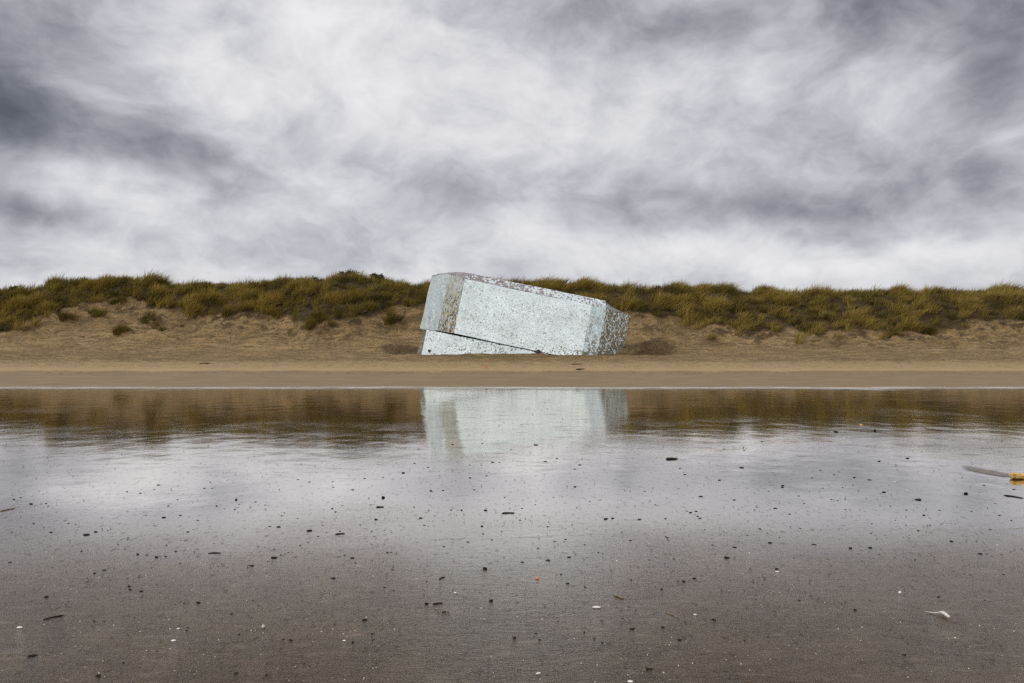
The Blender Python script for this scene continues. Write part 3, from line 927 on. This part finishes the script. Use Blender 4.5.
def stick(name, p0, p1, wpx, label, cat, mat, group=None, bend=.06, z=0.0):
    a = Vector((*ground_at(*p0, z), z)); b_ = Vector((*ground_at(*p1, z), z))
    mid = (a + b_) / 2
    L = (b_ - a).length
    r = wpx * .5 * mid.y / F
    side = Vector((-(b_ - a).y, (b_ - a).x, 0)).normalized()
    bm = bmesh.new()
    n = 7; pts = []; rad = []
    for k in range(n):
        u = k / (n - 1)
        pts.append(a.lerp(b_, u) - mid + side * (bend * L * math.sin(math.pi * u) + random.uniform(-.02, .02) * L) + Vector((0, 0, r * .30 + random.uniform(0, .25) * r)))
        rad.append(r * (1.0 - .45 * u) * (.35 if k in (0, n - 1) else 1.0) * random.uniform(.8, 1.2))
    tube(bm, pts, rad, 7)
    o = mesh_bm(name, bm, mat, None, True)
    o.location = mid
    return tag(o, label, cat, group)


TW = 'dark twigs washed up on the wet sand'
stick('twig', (43, 620), (64, 615.5), 2.0, 'long thin black twig at the lower left, tilted up to the right', 'twig', M_WOOD, TW)
stick('twig', (433, 604.5), (443, 603.2), 1.8, 'short dark twig between black pebbles below the picture centre', 'twig', M_WOOD, TW)
stick('twig', (502, 513.5), (515, 513.2), 1.6, 'thin straight black twig under the middle of the bunker reflection', 'twig', M_WOOD, TW)
stick('twig', (376, 507.5), (384, 507.2), 1.8, 'short black twig lying under the mottled pebble', 'twig', M_WOOD, TW)
stick('twig', (439, 579.5), (445, 577), 1.4, 'tiny slanting dark twig above left of the pebble cluster', 'twig', M_WOOD, TW)
stick('twig', (208, 553.5), (221, 553.2), 1.4, 'thin level dark twig on the grey sand at left', 'twig', M_WOOD, TW)
stick('twig', (0, 511.5), (15, 508.5), 1.8, 'brown twig cut by the left edge of the picture', 'twig', M_BLADE, TW)
stick('driftwood', (666, 459.5), (678, 459.2), 2.6, 'dark driftwood stick near the dune reflection right of the bunker reflection', 'driftwood', M_WOOD)
stick('reed_stem', (614, 595.5), (624, 599), 2.4, 'brown reed stem lying on the wet sand right of centre', 'reed', M_BLADE, bend=.03)
stick('reed_stem', (666, 613), (679, 619), 1.2, 'thin dark reed stem with a pale bit on the lower sand', 'reed', M_BLADE, bend=.1)
stick('twig', (335, 534.8), (345, 533.6), 1.5, 'faint dark twig right of the large black pebble', 'twig', M_WOOD, TW)
stick('twig', (1004, 495.5), (1024, 498.5), 1.6, 'dark twig cut by the right edge below the yellow block', 'twig', M_WOOD, TW)
stick('driftwood', (576, 369.8), (585, 369.4), 1.9, 'short dark driftwood piece on the pale sand in front of the bunker', 'driftwood', M_WOOD, z=.42)
stick('driftwood', (571, 364.4), (583, 364.2), 1.0, 'thin dark driftwood stick on the pale sand close under the bunker', 'driftwood', M_WOOD, z=.56)
stick('driftwood', (56, 356.4), (66, 356.0), 1.4, 'dark driftwood stick on the brown sand at the left', 'driftwood', M_WOOD, z=.66)
stick('driftwood', (199, 363.8), (211, 363.5), 1.3, 'long dark driftwood stick on the pale sand left of the bunker', 'driftwood', M_WOOD, z=.52)


def shell(px, py, wpx, label, name='shell', mat=None, ang=0.0, tall=.35, elong=.6, cat='shell', z=0.0):
    x, y = ground_at(px, py, z)
    s = wpx * .5 * y / F
    bm = bmesh.new()
    n, mseg = 12, 5
    rings = []
    for i in range(mseg):
        u = i / (mseg - 1)
        ring = []
        for k in range(n):
            a = 2 * math.pi * k / n
            rr = math.cos(u * math.pi / 2 * .96) * (1 + .05 * math.cos(7 * a)) * (1 - .25 * max(0, -math.cos(a)))
            ring.append(bm.verts.new((math.cos(a) * rr * s, math.sin(a) * rr * s * elong, math.sin(u * math.pi / 2) * tall * s)))
        rings.append(ring)
    for i in range(mseg - 1):
        for k in range(n):
            bm.faces.new((rings[i][k], rings[i][(k + 1) % n], rings[i + 1][(k + 1) % n], rings[i + 1][k]))
    bm.faces.new(rings[-1]); bm.faces.new(rings[0][::-1])
    o = mesh_bm(name, bm, mat or M_SHELL, None, True)
    o.location = (x, y, z + .001); o.rotation_euler = (0, 0, ang)
    return tag(o, label, cat, 'white shells on the wet sand' if (mat is None) else None)


shell(596, 608, 10, 'long white razor shell lying level right of centre', elong=.35, ang=.02)
shell(900, 593, 8, 'white slanting razor shell at the right', elong=.4, ang=.9)
shell(263, 628, 5, 'white shell on edge at the lower left of centre', tall=1.2, elong=.5, ang=1.2)
shell(695, 615, 4, 'small white shell on the dark sand right of the reed stem', elong=.8)
shell(19, 628, 7, 'pale flat shell near the left edge below the thin twig', elong=.5)
shell(630, 682, 7, 'white shell at the bottom edge right of centre', elong=.6)
shell(538, 674, 7, 'slanting white shell at the bottom near the picture centre', elong=.35, ang=.5)
shell(777, 572, 5, 'white shell scrap under a black pebble right of centre', elong=.6, tall=.25)
shell(455, 593, 4, 'tiny white shell above the black pebble below centre', elong=.7)
shell(173, 641, 6, 'pale shell on the brown sand at lower left', elong=.6)
shell(178, 629, 4, 'small pale shell above the pale shell at lower left', elong=.7)
shell(344, 641, 4, 'small yellowish shell bit on the lower sand', elong=.7)
shell(895, 482 + 0, 3, 'tiny pale shell left of the yellow block', elong=.7)
# forked white shell with its strand
root_x, root_y = ground_at(947, 618)
bm = bmesh.new()
k = root_y / F * .75
tube(bm, [(0, -.02, .012), (0, .015, .016), (-.006, .045, .014)], [4.2 * k * .5, 5 * k * .5, 4 * k * .5], 8)
tube(bm, [(-.012, .048, .014), (.018, .052, .014)], [3 * k * .5, 2.2 * k * .5], 8)
o = mesh_bm('bone_fragment', bm, M_SHELL, None, True)
o.location = (root_x, root_y, 0)
tag(o, 'white forked piece with a pale strand, lying on dark wet sand at lower right', 'shell')
bm = bmesh.new()
tube(bm, [(-.012, .05, .010), (-.04, .065, .004), (-.075, .085, .003)], [.0035, .0025, .0015], 6)
mesh_bm('strand', bm, M_SHELL, o, True)
shell(537, 579, 4, 'tiny orange plastic scrap on the wet sand below centre', 'plastic_scrap', M_ORA, cat='scrap', elong=.8, tall=.7)
shell(486, 367.5, 3.5, 'tiny red scrap on the pale sand before the bunker', 'plastic_scrap', M_RED, cat='scrap', elong=.6, tall=.8, z=.47)
shell(861, 425, 3.6, 'yellow leaf scrap at the edge of the dune reflection', 'plastic_scrap', M_YEL, cat='scrap', elong=.7, tall=.5)

# yellow block at the right edge
x, y = ground_at(1018, 479.0)
bm = bmesh.new()
bmesh.ops.create_cube(bm, size=1)
bmesh.ops.scale(bm, vec=(.155, .085, .062), verts=bm.verts[:])
bmesh.ops.subdivide_edges(bm, edges=bm.edges[:], cuts=4, use_grid_fill=True)
bmesh.ops.bevel(bm, geom=[e for e in bm.edges if e.calc_face_angle(0) > .5], offset=.012, segments=2, affect='EDGES')
for v in bm.verts:
    v.co += Vector((random.uniform(-1, 1), random.uniform(-1, 1), random.uniform(-1, 1))) * .0025
    v.co.z *= 1 - .9 * v.co.x
o = mesh_bm('foam_block', bm, M_YEL, None, True)
o.location = (x, y, .035); o.rotation_euler = (.04, .05, .18)
tag(o, 'worn yellow block of foam plastic lying on wet sand at the right edge', 'foam block')
# the groove it left behind
m, t, out = material('drag_groove')
pos = t.n('ShaderNodeTexCoord').outputs['Object']
b = t.n('ShaderNodeBsdfPrincipled', i_Roughness=.75)
t.l(t.mix(t.noise(pos, 9, 4).outputs[0], (.10, .088, .076), (.17, .15, .13)), b.inputs['Base Color'])
b.inputs['Specular IOR Level'].default_value = .3
fa = t.n('ShaderNodeAttribute'); fa.attribute_name = 'tint'
tr = t.n('ShaderNodeBsdfTransparent'); mx = t.n('ShaderNodeMixShader')
t.l(t.m('MULTIPLY', fa.outputs['Fac'], t.mapr(t.noise(pos, 6, 4).outputs[0], .2, .55), clamp=True), mx.inputs[0]); t.l(tr.outputs[0], mx.inputs[1]); t.l(b.outputs[0], mx.inputs[2])
t.l(mx.outputs[0], out.inputs[0])
A = np.array(ground_at(1011, 477)); B = np.array(ground_at(962, 464.5))
us = np.linspace(0, 1, 24); dirn = (B - A) / np.linalg.norm(B - A); nrm2 = np.array([-dirn[1], dirn[0]])
cen = A + (B - A) * us[:, None] + nrm2 * (.06 * np.sin(us * 3.0))[:, None]
hw = (.04 + .15 * np.sin(np.pi * np.clip(us * .85 + .1, 0, 1))) * (1 - .6 * us ** 3) + .012 * pnoise(us * 9, us * 0)
rows = [np.hstack([cen + nrm2 * (hw * k)[:, None], np.full((24, 1), .004)]) for k in (-1.0, -.45, .45, 1.0)]
v = np.concatenate(rows)
endf = np.clip((1 - us) * 2.2, 0, 1)
ft = np.concatenate([endf * k for k in (.15, 1, 1, .15)])[:, None] * np.ones((1, 3))
i = (np.arange(3)[:, None] * 24 + np.arange(23)[None]).ravel()
o = mesh_np('drag_mark', v, np.stack([i, i + 1, i + 25, i + 24], 1), m, tint=ft)
o['kind'] = 'structure'

# fine shell grit and specks: beyond counting
def chips(name, n, ymin, ymax, smin, smax, colr, label, seed, up=.3):
    r = np.random.default_rng(seed)
    inv = r.uniform(1 / ymax, 1 / ymin, n)          # even in the picture, sparser far away
    y = 1 / inv
    x = r.uniform(-1, 1, n) * (y * .80 + .5)
    dens = fbm(x * .9 + 7, y * .9, 3)
    kp = r.uniform(-.5, .6, n) < dens
    x, y = x[kp], y[kp]; n = len(x)
    s = (smin + (smax - smin) * r.uniform(0, 1, n) ** 2.5) * (.6 + .12 * y)
    a = r.uniform(0, 2 * np.pi, n)
    tl = r.uniform(-.4, 1.0, (n, 4)) * s[:, None] * up * 1.6 + s[:, None] * .2
    verts = np.empty((n, 4, 3))
    for k in range(4):
        th = a + k * np.pi / 2 + r.uniform(-.3, .3, n)
        rr = s * r.uniform(.6, 1.2, n) * (1.0 if k % 2 else .55)
        verts[:, k] = np.stack([x + np.cos(th) * rr, y + np.sin(th) * rr, .002 + np.abs(tl[:, k])], 1)
    tn = np.repeat(np.array([colr]) * r.uniform(.5, 1.2, (n, 1)), 4, axis=0)
    o = mesh_np(name, verts.reshape(-1, 3), np.arange(n * 4).reshape(-1, 4), M_GRIT, smooth=False, tint=tn)
    return tag(o, label, 'grit', kind='stuff')


M_GRIT = mat_grass('shell_grit', .0)
chips('shell_grit', 9000, 3.0, 11.5, .0012, .0065, (.50, .45, .38), 'pale crushed shell grit sprinkled over the wet sand', 1, up=.5)
chips('dark_grit', 15000, 3.0, 20.0, .0013, .0105, (.035, .028, .024), 'fine dark specks of grit sprinkled over the wet sand', 2, up=.4)
